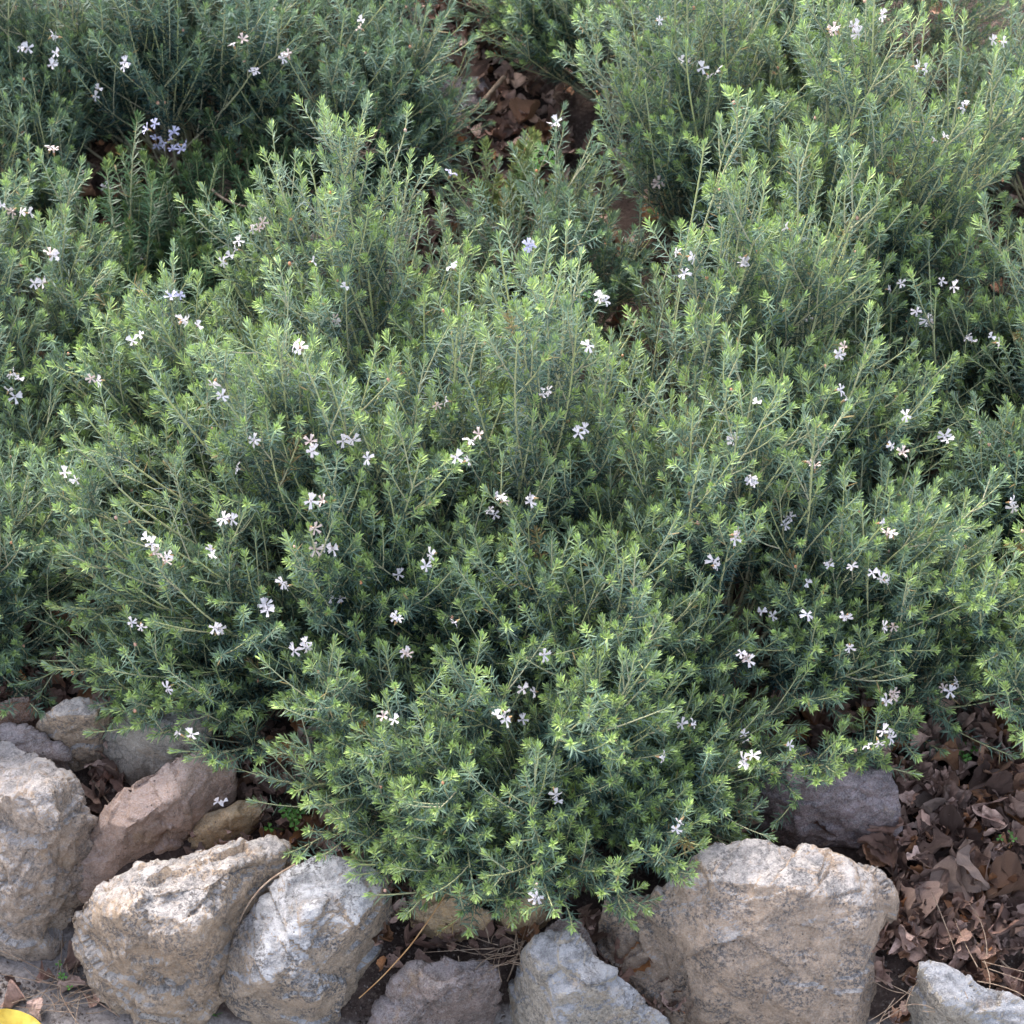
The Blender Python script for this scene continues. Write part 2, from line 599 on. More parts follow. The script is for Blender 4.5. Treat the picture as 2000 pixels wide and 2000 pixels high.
ROCKS = [
    # big left boulder, cut by the frame
    ('boulder', 'large grey and tan boulder cut off by the left edge of the photo', m_left,
     [(-90, 1430, .10), (0, 1432, .11), (55, 1474, .125), (118, 1488, .13), (156, 1512, .12), (172, 1556, .10), (194, 1600, .06), (182, 1640, .03),
      (60, 1560, .15), (120, 1620, .115), (90, 1540, .15), (156, 1670, .01), (154, 1735, -.04), (134, 1807, -.09), (118, 1862, -.125), (62, 1901, -.14), (30, 1898, -.14), (-90, 1850, -.14), (-90, 1540, .13), (20, 1740, .03)], -.16, 3, 0.95),
    ('flat_rock', 'flat purple grey slab with a dark hollow behind the large left boulder', m_brown,
     [(-60, 1400, .10), (20, 1418, .11), (60, 1425, .11), (112, 1448, .10), (136, 1476, .09), (120, 1490, .08), (40, 1472, .09), (-60, 1460, .09)], .02, 5, 0.7),
    ('small_rock', 'small rounded pale stone lying alone on soil at left', m_tan,
     [(70, 1414, .115), (92, 1378, .14), (122, 1362, .15), (174, 1360, .15), (207, 1373, .14), (215, 1394, .12), (189, 1424, .09), (138, 1440, .08), (92, 1440, .08), (70, 1428, .09), (110, 1400, .15), (180, 1395, .145)], .03, 7, 0.8),
    ('small_rock', 'rust brown stone half hidden under the left edge shrub', m_red,
     [(-50, 1375, .13), (20, 1362, .14), (60, 1362, .14), (85, 1376, .12), (70, 1412, .10), (10, 1424, .09), (-50, 1424, .09)], .04, 9, 0.8),
    ('rounded_rock', 'smooth grey brown rounded rock behind the pink sandstone', m_round,
     [(168, 1460, .06), (217, 1421, .10), (275, 1369, .15), (319, 1354, .165), (365, 1368, .16), (410, 1400, .14), (400, 1470, .10), (330, 1520, .05), (254, 1536, .03), (222, 1545, .02), (194, 1514, .02), (178, 1490, .04), (270, 1440, .13), (330, 1420, .16)], -.02, 12, 0.45),
    ('sandstone_rock', 'pink sandstone slab leaning between the left and rounded boulders', m_pink,
     [(290, 1508, .115), (348, 1470, .13), (400, 1455, .13), (466, 1466, .11), (462, 1517, .08), (417, 1577, .05), (362, 1643, .02), (300, 1672, .01), (217, 1708, .0), (159, 1745, -.03), (150, 1700, .0), (148, 1650, .03), (203, 1610, .07), (232, 1535, .10), (340, 1560, .105), (250, 1620, .075)], -.06, 15, 0.55),
    ('flat_rock', 'small yellow sandstone chip between the pink slab and tan boulder', m_yel,
     [(362, 1639, .02), (399, 1593, .045), (467, 1566, .06), (504, 1562, .06), (512, 1583, .05), (482, 1621, .025), (435, 1647, .015), (391, 1654, .01), (440, 1600, .06)], -.03, 18, 0.45),
    ('boulder', 'rounded tan boulder with white patches left of the white crusted boulder', m_tan,
     [(132, 1788, .0), (179, 1728, .05), (254, 1688, .085), (326, 1660, .10), (428, 1643, .105), (507, 1641, .10), (562, 1652, .085), (588, 1679, .06), (548, 1716, .05), (500, 1765, .04), (482, 1830, .0), (470, 1900, -.05),
      (300, 1740, .13), (420, 1720, .13), (230, 1790, .10), (240, 1860, .06), (380, 1820, .10), (165, 1930, -.11), (188, 1955, -.13), (236, 1985, -.15), (256, 2040, -.18), (440, 2040, -.17), (158, 1843, -.03), (138, 1807, -.02)], -.2, 21, 0.95),
    ('boulder', 'white crusted boulder with a tan broken underside in the middle of the bottom row', m_white,
     [(429, 2010, -.15), (434, 1916, -.05), (447, 1843, .0), (470, 1798, .035), (507, 1751, .06), (565, 1697, .085), (616, 1668, .095), (680, 1667, .10), (712, 1683, .10), (757, 1706, .09), (776, 1793, -.02), (764, 1851, -.09), (711, 1950, -.17), (668, 2030, -.19),
      (438, 1898, -.005), (482, 1925, .01), (543, 1907, .03), (609, 1938, .01), (700, 1812, .075), (745, 1745, .085), (600, 1780, .09), (590, 2050, -.16), (440, 2050, -.18)], -.2, 24, 0.5),
    ('small_rock', 'pinkish stone under the front tips of the shrub above the white boulder', m_pink,
     [(612, 1580, .04), (640, 1552, .06), (700, 1545, .07), (750, 1580, .06), (745, 1640, .03), (690, 1652, .02), (640, 1642, .015), (612, 1612, .02)], -.03, 27, 0.6),
    ('small_rock', 'tan brown stone under the shrub tips right of the white boulder', m_yel,
     [(796, 1740, .03), (820, 1722, .045), (880, 1720, .05), (912, 1738, .045), (957, 1789, .01), (928, 1831, -.015), (870, 1822, -.01), (830, 1806, .0), (796, 1780, .01)], -.06, 30, 0.9),
    ('small_rock', 'small tan stone in shade between the brown stone and grey wedge', m_yel,
     [(959, 1775, .015), (985, 1753, .035), (1045, 1745, .04), (1075, 1762, .03), (1040, 1802, .0), (991, 1809, .0)], -.06, 33, 0.8),
    ('boulder', 'brown grey rough boulder at the bottom between two pale boulders', m_brown,
     [(712, 2040, -.10), (768, 1918, -.02), (803, 1888, .0), (861, 1872, .01), (915, 1872, .01), (957, 1880, .005), (979, 1918, -.02), (965, 1955, -.05), (950, 2040, -.13), (860, 1930, .02), (800, 2040, -.07)], -.17, 36, 1.3),
    ('small_rock', 'dark brown wedge of stone behind the grey pointed boulder', m_brown,
     [(1062, 1822, .02), (1088, 1796, .045), (1136, 1794, .045), (1164, 1858, .0), (1130, 1870, .0), (1080, 1850, .01)], -.06, 39, 0.7),
    ('boulder', 'grey pointed boulder with a cream left face at the bottom centre', m_grey,
     [(985, 2040, -.15), (993, 1934, -.06), (1015, 1865, .0), (1066, 1820, .055), (1105, 1833, .06), (1143, 1847, .055), (1194, 1880, .04), (1250, 1935, .01), (1305, 1990, -.03), (1330, 2040, -.06), (1040, 1862, .045), (1075, 1950, .02), (1090, 2040, -.03), (1150, 1920, .05)], -.2, 42, 0.5),
    ('rock', 'shaded brown rock wedged against the left side of the biggest boulder', m_big,
     [(1158, 1790, .01), (1178, 1750, .05), (1230, 1740, .06), (1290, 1745, .06), (1300, 1850, .0), (1340, 1990, -.09), (1300, 1960, -.08), (1216, 1896, -.04), (1170, 1830, -.01)], -.12, 45, 0.8),
    ('boulder', 'biggest boulder, pale tan block with grey crusted top at lower right', m_big,
     [(1262, 1770, .06), (1272, 1745, .075), (1338, 1696, .11), (1352, 1662, .125), (1399, 1640, .135), (1457, 1629, .14), (1523, 1638, .14), (1573, 1656, .135), (1647, 1667, .13), (1699, 1704, .11), (1733, 1747, .08), (1750, 1830, -.05), (1741, 1885, -.11), (1728, 2030, -.22),
      (1693, 1772, .105), (1678, 1921, .025), (1655, 2040, -.06), (1360, 2040, -.13), (1335, 1940, -.05), (1290, 1840, .01), (1400, 1720, .13), (1560, 1735, .14), (1400, 1880, .05), (1650, 1850, .055)], -.24, 48, 0.55),
    ('rock', 'purple grey oval rock under the shrub above the biggest boulder', m_purple,
     [(1420, 1520, .08), (1440, 1475, .11), (1500, 1452, .12), (1573, 1450, .12), (1700, 1462, .12), (1742, 1490, .12), (1761, 1548, .09), (1757, 1623, .04), (1720, 1642, .03), (1655, 1640, .025), (1552, 1650, .02), (1498, 1622, .03), (1440, 1590, .04), (1580, 1530, .14), (1690, 1540, .12)], -.02, 51, 0.8),
    ('boulder', 'grey angular rock at the bottom right corner', m_grey,
     [(1763, 2050, -.14), (1778, 1934, -.04), (1799, 1884, .02), (1840, 1894, .025), (1898, 1936, .01), (2000, 1962, .0), (2090, 1985, -.01), (2090, 2060, -.08), (1850, 1960, .015), (1990, 2040, -.03)], -.2, 54, 0.5),
    ('rock', 'dark purple rock half buried in the litter at the top centre gap', m_purple,
     [(830, 165, .0), (870, 148, .0), (945, 150, .0), (960, 185, .0), (920, 222, .0), (835, 232, .0)], -.2, 57, 0.7),
]
for i, (nm, lab, mt, pts, zb, seed, rg) in enumerate(ROCKS):
    if 'top centre' in lab:
        gz = float(PG(895, 190)[2])
        pts = [(u, v, gz + (0.03 if v < 170 else 0.02)) for u, v, z in pts]
        zb = gz - 0.06
    ext = max(p_[0] for p_ in pts) - min(p_[0] for p_ in pts)
    make_rock(nm, lab, mt, pts, zb, seed, rg, voxel=0.0032 if ext > 250 else 0.0026, rnd=7 if 'smooth' in lab else 2 if rg < .75 else 4)

# ------------------------------------------------------------------ shrubs
def path_bez(p0, p1, p2, n):
    t = np.linspace(0, 1, n)[:, None]
    return (1 - t) ** 2 * p0 + 2 * t * (1 - t) * p1 + t * t * p2


class Plant:
    """collects leafy shoots; builds one stem mesh and one foliage mesh"""

    def __init__(s, rosemary=False):
        s.sv, s.sf, s.sa, s.nv = [], [], [], 0
        s.lp, s.ld, s.ln, s.ll, s.lw, s.la = [], [], [], [], [], []
        s.tips = []
        s.rose = rosemary
        x, lad = 0.0, []
        while x < 0.8:
            lad.append(x)
            x += 0.0086 * (0.15 + 0.85 * min(1, x / 0.032))
        s.ladder = np.array(lad)

    def tube(s, pts, r0, r1, a0, a1, rv, k=4):
        n = len(pts)
        T = unit(np.gradient(pts, axis=0))
        ref = np.array([0.3, 0.9, 0.1]) if abs(T[0, 1]) < 0.8 else np.array([1.0, 0, 0.2])
        A = unit(np.cross(T, ref)); B = np.cross(T, A)
        th = np.arange(k) / k * 2 * np.pi
        r = np.linspace(r0, r1, n)[:, None, None]
        V = pts[:, None, :] + r * (A[:, None, :] * np.cos(th)[None, :, None] + B[:, None, :] * np.sin(th)[None, :, None])
        idx = s.nv + np.arange(n * k).reshape(n, k)
        a = idx[:-1]; b = idx[1:]
        F = np.stack([a, np.roll(a, -1, 1), np.roll(b, -1, 1), b], -1).reshape(-1, 4)
        s.sv.append(V.reshape(-1, 3)); s.sf.append(F)
        at = np.zeros((n, k, 3)); at[..., 0] = np.linspace(a0, a1, n)[:, None]; at[..., 1] = rv
        s.sa.append(at.reshape(-1, 3)); s.nv += n * k

    def leaves(s, pts, start, young, r, L=0.0150, gap=0.0076):
        """queue whorls of narrow leaves along pts, from fraction start to the tip; young is the age value at the tip"""
        df = np.diff(pts, axis=0)
        seg = np.sqrt((df * df).sum(1))
        cum = np.concatenate([[0], np.cumsum(seg)]); tot = cum[-1]
        d = s.ladder * (gap / 0.0076) * r.uniform(0.9, 1.12)
        d = d[d < tot * (1 - start)]
        n = len(d)
        if n == 0: return
        sarc = tot - d
        i = np.clip(np.searchsorted(cum, sarc, side='right') - 1, 0, len(seg) - 1)
        f = ((sarc - cum[i]) / seg[i])[:, None]
        s.lp.append(pts[i] + df[i] * f)
        s.ld.append(df[i] / seg[i][:, None])
        m = np.empty((n, 6)); m[:, 0] = d; young = young * (1.15 - 0.75 * r.random() ** 2.2)
        if r.random() < 0.004: young = -9.0
        m[:, 1] = young; m[:, 2] = L; m[:, 3] = np.arange(n); m[:, 4] = r.uniform(0, 6); m[:, 5] = r.uniform(0, .45)
        s.la.append(m)

    def grow(s, r):
        pos = np.concatenate(s.lp); T = np.concatenate(s.ld); M = np.concatenate(s.la)
        k = 4 if s.rose else 3
        n = len(pos); d = M[:, 0]
        A = np.cross(T, np.array([0.31, 0.2, 0.93])); bad = np.linalg.norm(A, axis=1) < 0.2
        A[bad] = np.cross(T[bad], np.array([1.0, 0, 0]))
        A = unit(A); B = np.cross(T, A)
        az = (M[:, 3] * (np.pi / k) + M[:, 4])[:, None] + (np.arange(k) * 2 * np.pi / k)[None] + r.normal(0, 0.22, (n, k))
        out = A[:, None] * np.cos(az)[..., None] + B[:, None] * np.sin(az)[..., None]
        near = np.clip(d / 0.022, 0, 1)
        ang = (R(22) + R(43) * near ** 0.8)[:, None] + r.normal(0, R(5), (n, k))
        ang += (np.clip((d - 0.06) / 0.1, 0, 1) * R(16))[:, None]
        dr = T[:, None] * np.cos(ang)[..., None] + out * np.sin(ang)[..., None]
        dr[..., 2] -= 0.05
        dr = unit(dr)
        nr = unit(T[:, None] - dr * np.sum(T[:, None] * dr, -1, keepdims=True))
        nr = unit(nr + r.normal(0, 0.25, nr.shape))
        nr = unit(nr - dr * np.sum(nr * dr, -1, keepdims=True))
        ln = M[:, 2:3] * (0.55 + 0.45 * near ** 0.7)[:, None] * r.uniform(0.75, 1.2, (n, k)) * (1 + 0.35 * np.clip((d - 0.05) / 0.12, 0, 1))[:, None]
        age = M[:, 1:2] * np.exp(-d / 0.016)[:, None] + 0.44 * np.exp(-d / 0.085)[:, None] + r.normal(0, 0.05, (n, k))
        dead = M[:, 1:2] < -5
        age = np.where(dead, 0.3, age)
        dry = np.maximum((r.random((n, k)) < 0.008) * 0.8, dead * r.uniform(.6, 1, (n, k)))
        wd = 0.00180 * r.uniform(0.8, 1.2, (n, k)) * (1.12 - 0.25 * near)[:, None]
        rv = r.uniform(0.0, 1.0, (n, k)) * 0.55 + M[:, 5:6]
        return ((pos[:, None] + out * 0.0006).reshape(-1, 3), dr.reshape(-1, 3), nr.reshape(-1, 3), ln.reshape(-1, 1), wd.reshape(-1, 1),
                np.stack([np.clip(age, 0, 1).ravel(), rv.ravel(), dry.ravel()], -1))

    def build(s, root, mleaf, mstem):
        off = np.array(root.location)
        me = fast_mesh('stem', np.concatenate(s.sv) - off, [np.concatenate(s.sf)], mstem, True, np.concatenate(s.sa))
        link_mesh('stem', me, root)
        p, d, nn, L, wd, a = s.grow(rng)
        p = p - off
        side = np.cross(d, nn)
        bend = (rng.uniform(-0.05, 0.16, len(p)))[:, None]
        if s.rose:
            wd = wd * 1.15
        m1 = p + d * L * 0.45 + nn * bend * L * 0.45
        m2 = p + d * L * 0.80 + nn * bend * L * 1.2
        tp = p + d * L * 1.0 + nn * bend * L * 1.7
        V = np.stack([p - side * wd * .28, p + side * wd * .28, m1 - side * wd * .52, m1 + side * wd * .52, m2 - side * wd * .30, m2 + side * wd * .30, tp], 1)
        n = len(p)
        b = (np.arange(n) * 7)[:, None]
        q = np.concatenate([b + np.array([0, 1, 3, 2]), b + np.array([2, 3, 5, 4])])
        # winding so that the normal is the upper side
        t = b + np.array([4, 5, 6])
        me = fast_mesh('foliage', V.reshape(-1, 3), [q, t], mleaf, True, np.repeat(a, 7, 0))
        link_mesh('foliage', me, root)
        return n


def shoot(pl, p0, dirn, length, r, young=1.0, L=0.0150, gap=0.0076, start=0.0, lift=0.35, rad=0.0012, leafy=True):
    d = dirn / np.linalg.norm(dirn)
    mid = p0 + d * length * 0.5 + r.normal(0, 0.03, 3) * length
    end = p0 + d * length * 0.92 + np.array([0, 0, 1]) * length * lift * 0.5 + r.normal(0, 0.05, 3) * length
    n = max(4, int(length / 0.014))
    pts = path_bez(p0, mid, end, n)
    pl.tube(pts, rad, 0.0006, 0.35 + 0.25 * young, 0.95, r.random())
    pl.leaves(pts, start, young, r, L, gap)
    pl.tips.append((pts[-1], unit(pts[-1] - pts[-2])))
    return pts


def branch(pl, base, tip, r, reach=1.0, young=0.75, nshoot=9, arch=0.22, L=0.0150):
    v = tip - base
    Lb = np.linalg.norm(v)
    ctrl = base + v * np.array([0.55, 0.55, arch]) + r.normal(0, 0.06, 3) * Lb
    n = max(8, int(Lb / 0.016))
    pts = path_bez(base, ctrl, tip, n)
    # gentle wander
    ph = r.uniform(0, 6, 3)
    t = np.linspace(0, 1, n)[:, None]
    pts = pts + np.sin(t * 7 + ph) * 0.010 * t * Lb / 0.4
    pl.tube(pts, 0.0018 + 0.0024 * Lb, 0.0009, 0.0 + r.uniform(0, 0.25), 0.95, r.random() * 0.8, 5)
    pl.leaves(pts, 0.38, young, r, L, 0.0078)
    pl.tips.append((pts[-1], unit(pts[-1] - pts[-2])))
    T = unit(np.gradient(pts, axis=0))
    ts = np.sort(r.uniform(0.40, 0.96, nshoot))
    a0 = r.uniform(0, 6)
    for j, tt in enumerate(ts):
        i = int(tt * (n - 1))
        tg = T[i]
        A = unit(np.cross(tg, np.array([0.2, 0.1, 1.0]))); B = np.cross(tg, A)
        az = a0 + j * 2.4 + r.normal(0, 0.3)
        al = R(r.uniform(26, 48))
        d = tg * math.cos(al) + (A * math.cos(az) + B * math.sin(az)) * math.sin(al)
        d = d + np.array([0, 0, 0.22])
        ln = (0.165 - 0.10 * tt) * r.uniform(0.65, 1.3) * reach
        q = shoot(pl, pts[i], d, ln, r, young * r.uniform(0.8, 1.1), L)
        if ln > 0.065:
            Tq = unit(q[-1] - q[0])
            for _ in range(r.integers(0, 4)):
                ii = int(r.uniform(0.25, 0.8) * (len(q) - 1))
                A2 = unit(r.normal(size=3)); A2 = unit(A2 - Tq * (A2 @ Tq))
                d2 = Tq * 0.8 + A2 * 0.6 + np.array([0, 0, 0.15])
                shoot(pl, q[ii], d2, ln * r.uniform(0.35, 0.6), r, young * r.uniform(0.7, 1.1), L, rad=0.0010)


def dome(pl, u, v, rx, ryf, ryb, h, count, r, young=0.8, floor=0.05, lean=(0, 0), az=(0, 360), el=(4, 90), nshoot=9, reach=1.0, L=0.0150, arch=0.22, root=None, mixr=0.6):
    """a lobe of a shrub rooted at the soil point seen at pixel (u, v)"""
    b = PG(u, v)
    lo_, hi_ = math.sin(R(el[0])), math.sin(R(el[1]))
    cl = [(R(r.uniform(*az)), math.asin(r.uniform(lo_, hi_)), r.uniform(-.12, .05)) for _ in range(max(4, count // 5))]
    for i in range(count):
        cth, cph, ck = cl[i % len(cl)]
        th = cth + r.normal(0, R(11)) / max(.3, math.cos(cph))
        ph = min(max(cph + r.normal(0, R(10)), R(el[0])), R(89))
        ry = ryb if math.sin(th) > 0 else ryf
        k = 1.06 - 0.34 * r.random() ** 1.6 + ck
        x = rx * math.cos(ph) * math.cos(th) * k + lean[0] * math.sin(ph)
        y = ry * math.cos(ph) * math.sin(th) * k + lean[1] * math.sin(ph)
        z = h * (0.06 + 0.94 * math.sin(ph)) * k
        tip = b + np.array([x, y, z])
        gz = gf(tip[0], tip[1])
        tip[2] = max(tip[2], gz + floor + r.uniform(0, 0.03))
        base = b + np.array([r.normal(0, 0.035) + x * 0.12, r.normal(0, 0.03) + y * 0.12, 0.0])
        if root is not None:
            rp = PG(*root)
            base = base * (1 - mixr) + rp * mixr
        base[2] = gf(base[0], base[1]) - 0.005
        branch(pl, base, tip, r, reach * r.uniform(.85, 1.5), young * r.uniform(.75, 1.15), int(r.integers(4, 11)), arch, L)


FULL = 0.76
SHRUBS = [
    ('shrub', 'huge grey green flowering shrub in the centre, spilling over the row of boulders', [
        dict(u=560, v=1250, rx=.34, ryf=.20, ryb=.2, h=.50, count=125, young=.8, root=(960, 1300)),
        dict(u=440, v=1360, rx=.17, ryf=.09, ryb=.12, h=.22, count=45, young=.5, floor=.07, root=(760, 1330)),
        dict(u=1025, v=1500, rx=.315, ryf=.26, ryb=.2, h=.38, count=135, young=.8, floor=.06, root=(1010, 1400), mixr=.5),
        dict(u=1230, v=1560, rx=.14, ryf=.08, ryb=.1, h=.18, count=34, young=.7, root=(1080, 1450)),
        dict(u=1120, v=1650, rx=.13, ryf=.05, ryb=.1, h=.14, count=28, young=.7),
        dict(u=1020, v=1150, rx=.24, ryf=.2, ryb=.2, h=.60, count=85, young=.85, root=(1000, 1250)),
        dict(u=720, v=860, rx=.26, ryf=.2, ryb=.16, h=.54, count=110, young=.95, root=(960, 1150), mixr=.5),
        dict(u=440, v=1000, rx=.22, ryf=.15, ryb=.12, h=.42, count=60, young=.9, root=(900, 1200), mixr=.5),
    ]),
    ('shrub', 'wide flowering shrub in the right half above the purple grey rock', [
        dict(u=1470, v=1270, rx=.29, ryf=.215, ryb=.2, h=.46, count=115, young=.75, root=(1380, 1300)),
        dict(u=1740, v=1330, rx=.17, ryf=.12, ryb=.15, h=.30, count=58, young=.6, root=(1450, 1280), mixr=.5),
        dict(u=1085, v=640, rx=.13, ryf=.1, ryb=.1, h=.22, count=26, young=.35),
        dict(u=1400, v=930, rx=.33, ryf=.2, ryb=.2, h=.56, count=130, young=.9, root=(1330, 1150), mixr=.5),
    ]),
    ('shrub', 'shrub with bare pale stems at the upper right, behind the wide right one', [
        dict(u=1420, v=420, rx=.34, ryf=.2, ryb=.2, h=.46, count=105, young=.75, el=(8, 90), root=(1400, 600)),
        dict(u=1720, v=620, rx=.25, ryf=.2, ryb=.2, h=.58, count=80, young=.95, root=(1500, 800)),
        dict(u=1700, v=180, rx=.36, ryf=.2, ryb=.2, h=.42, count=80, young=.7, root=(1550, 350)),
        dict(u=1205, v=180, rx=.23, ryf=.15, ryb=.2, h=.38, count=58, young=.7, root=(1350, 300)),
    ]),
    ('shrub', 'shrub cut off by the right edge, its lowest tips hanging over dry leaves', [
        dict(u=2030, v=960, rx=.22, ryf=.2, ryb=.2, h=.46, count=65, young=.7),
        dict(u=1900, v=1200, rx=.13, ryf=.11, ryb=.12, h=.34, count=36, young=.5),
        dict(u=2130, v=1360, rx=.15, ryf=.1, ryb=.12, h=.32, count=32, young=1.0),
        dict(u=2080, v=420, rx=.20, ryf=.2, ryb=.2, h=.46, count=45, young=.7),
    ]),
    ('shrub', 'dark leaved shrub cut off by the left edge, above the rust brown stone', [
        dict(u=-70, v=1250, rx=.19, ryf=.11, ryb=.15, h=.40, count=62, young=.5),
        dict(u=-20, v=1040, rx=.15, ryf=.12, ryb=.15, h=.34, count=45, young=.6),
        dict(u=20, v=800, rx=.18, ryf=.15, ryb=.2, h=.44, count=65, young=.7),
        dict(u=-20, v=420, rx=.18, ryf=.15, ryb=.2, h=.42, count=50, young=.5),
    ]),
    ('shrub', 'dark shaded shrub at the top left with stems fanning upwards', [  # low young values darken the leaf colour to paint in overhead shade
        dict(u=380, v=330, rx=.25, ryf=.14, ryb=.2, h=.44, count=78, young=.3, el=(25, 90)),
        dict(u=150, v=300, rx=.16, ryf=.13, ryb=.15, h=.36, count=45, young=.4),
        dict(u=660, v=330, rx=.185, ryf=.13, ryb=.15, h=.32, count=60, young=.35),
        dict(u=580, v=60, rx=.30, ryf=.2, ryb=.2, h=.40, count=70, young=.3),
    ]),
]
EXTRA = {0: [(560, 1380, 250, 1385, .17), (560, 1390, 290, 1430, .16), (600, 1420, 375, 1480, .15), (1000, 1600, 780, 1775, .10), (950, 1620, 690, 1690, .13),
             (1050, 1650, 900, 1790, .08), (1080, 1650, 1230, 1775, .12), (1150, 1620, 1370, 1640, .18), (1120, 1600, 1330, 1700, .16), (1300, 1480, 1490, 1490, .18), (1000, 1620, 1000, 1760, .10),
             (1060, 1640, 1100, 1760, .10), (980, 1620, 840, 1700, .12), (980, 1600, 1180, 1700, .14), (940, 1560, 570, 1520, .15), (950, 1560, 560, 1450, .18),
             (480, 1300, 180, 1290, .2), (500, 1330, 230, 1345, .18), (450, 1200, 20, 990, .3), (470, 1230, 60, 1080, .28), (470, 1260, 110, 1180, .24)],
         1: [(1600, 1430, 1740, 1480, .15), (1560, 1450, 1600, 1500, .17), (1750, 1400, 1890, 1290, .2), (1500, 1430, 1520, 1500, .17), (1640, 1430, 1690, 1480, .16), (1700, 1420, 1790, 1430, .17)],
         3: [(2100, 1230, 1900, 1190, .36), (2100, 1200, 1880, 1130, .38), (2120, 1300, 1925, 1270, .3), (2150, 1350, 1960, 1400, .25), (2150, 1330, 1940, 1330, .28), (2150, 1380, 1990, 1440, .22)]}

FLOWERS = [(50,92),(105,68),(112,100),(98,125),(178,182),(235,127),(450,75),(475,135),(677,57),(543,105),(100,278),(45,402),(20,398),(195,355),(105,485),(68,533),(262,487),(25,705),(12,735),
(475,430),(450,455),(497,420),(418,497),(597,490),(625,600),(657,540),(565,655),(348,600),(262,632),(172,715),(402,730),(125,897),(478,838),(585,848),(655,830),(688,862),(845,755),(875,870),(852,508),(613,942),(602,995),(625,1040),(588,1040),(428,980),(283,1027),(318,1052),(397,1045),(448,880),(535,1107),(640,1132),(745,1172),(750,1080),(803,1070),(765,1235),(862,1177),(573,1215),(412,1185),(265,1180),(505,1150),(315,1300),(345,1385),(420,1510),(738,1355),(940,940),(1003,945),(1100,810),(1117,657),(1028,735),(890,830),(1135,560),(1293,515),(1307,487),(1402,487),(1572,55),(1612,50),(1733,122),(1817,205),(1787,260),(1242,40),(1297,115),(1338,142),(1045,227),(1357,385),(1245,345),(1485,430),(1520,600),(1700,537),(1785,530),(1745,605),(1585,670),(1583,735),(1430,757),(1388,832),(1420,912),(1525,875),(1697,853),(1790,830),(1710,785),(1883,648),(1912,948),(1835,642),(1345,1060),(1520,1103),(1570,1065),(1660,1090),(1675,1003),(1610,1070),(1592,1165),(1668,1185),(1607,1220),(1405,1243),(1313,1365),(1398,1385),(1248,1427),(1403,1442),(1490,1410),(1640,1410),(1670,1383),(1800,1290),(1673,1320),(1525,1160),(1275,1562),(1053,1498),(1012,1693),(985,1360),(940,1350),(990,1305),(1028,1237),(1455,1165),(1388,1012),(1490,975),(925,965),(1875,75),(1660,25)]
FLOWERS = [(a * 1.0352, b * 1.0352) for a, b in FLOWERS]


def flower_mesh(name, mat, seed, size=0.0095, openness=1.0):
    """five lobed, two lipped flower facing +z"""
    r = np.random.default_rng(seed)
    bm = bmesh.new()
    angs = [62, 118, 195, 270, 345]
    for a in angs:
        a = R(a + r.normal(0, 11))
        L = size * r.uniform(0.85, 1.12) * (1.12 if math.sin(a) > 0.5 else 1.0)
        w_ = size * 0.20 * (1.25 if math.sin(a) > 0.5 else 1.0)
        cup = (1 - openness) * 0.9 + r.uniform(-0.1, 0.22)
        rows = []
        for t, ww in ((0.10, 0.45), (0.42, 0.62), (0.75, 1.0), (0.95, 0.82)):
            z = size * cup * t * (1.1 - t * 0.8) + size * 0.10 * math.sin(t * 5 + seed)
            row = []
            for s_ in (-1, 0, 1):
                x, y = t * L, s_ * w_ * ww
                if s_ == 0 and t > 0.9: x -= L * 0.10
                row.append(bm.verts.new((x * math.cos(a) - y * math.sin(a), x * math.sin(a) + y * math.cos(a), z + (0 if s_ == 0 else size * 0.05))))
            rows.append(row)
        for i in range(len(rows) - 1):
            for j in range(2):
                f = bm.faces.new((rows[i][j], rows[i + 1][j], rows[i + 1][j + 1], rows[i][j + 1]))
                f.smooth = True
    # tube and calyx below
    for (r0, r1, z0, z1, mi) in ((size * .13, size * .10, 0, -size * .5, 0), (size * .22, size * .06, -size * .35, -size * .95, 1)):
        k = 6
        A = [bm.verts.new((r0 * math.cos(i / k * 6.283), r0 * math.sin(i / k * 6.283), z0)) for i in range(k)]
        B = [bm.verts.new((r1 * math.cos(i / k * 6.283), r1 * math.sin(i / k * 6.283), z1)) for i in range(k)]
        for i in range(k):
            f = bm.faces.new((A[i], B[i], B[(i + 1) % k], A[(i + 1) % k]))
            f.material_index = mi
            f.smooth = True
    me = bpy.data.meshes.new(name)
    bm.to_mesh(me); bm.free()
    me.materials.append(mat); me.materials.append(M_CALYX)
    return me


FM = [flower_mesh('flower', M_PETAL2 if k == 4 else M_PETAL, k, (0.0092, 0.0086, 0.0094, 0.0078, 0.0085, 0.0088)[k], (1.0, 0.8, 0.45, 0.9, 0.2, 0.65)[k]) for k in range(6)]
FP = [flower_mesh('flower', M_PURPLE, 10 + k, 0.0095, 0.7) for k in range(2)]

plants = []
total = 0
for si, (nm, lab, lobes) in enumerate(SHRUBS):
    r = np.random.default_rng(100 + si)
    pl = Plant()
    for lb in lobes:
        lb = dict(lb)
        lb['count'] = int(lb['count'] * FULL)
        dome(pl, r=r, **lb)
    for (bu, bv, tu, tv, tz) in EXTRA.get(si, []):
        tp = P(tu, tv, tz)
        branch(pl, PG(bu, bv), tp, r, .8, .95, 7, .35)
    base = PG(lobes[0]['u'], lobes[0]['v'])
    root = tag(empty(nm, base), lab, 'shrub', 'grey green flowering shrubs')
    total += pl.build(root, M_LEAF, M_STEM)
    plants.append((root, pl))
print('leaves', total)

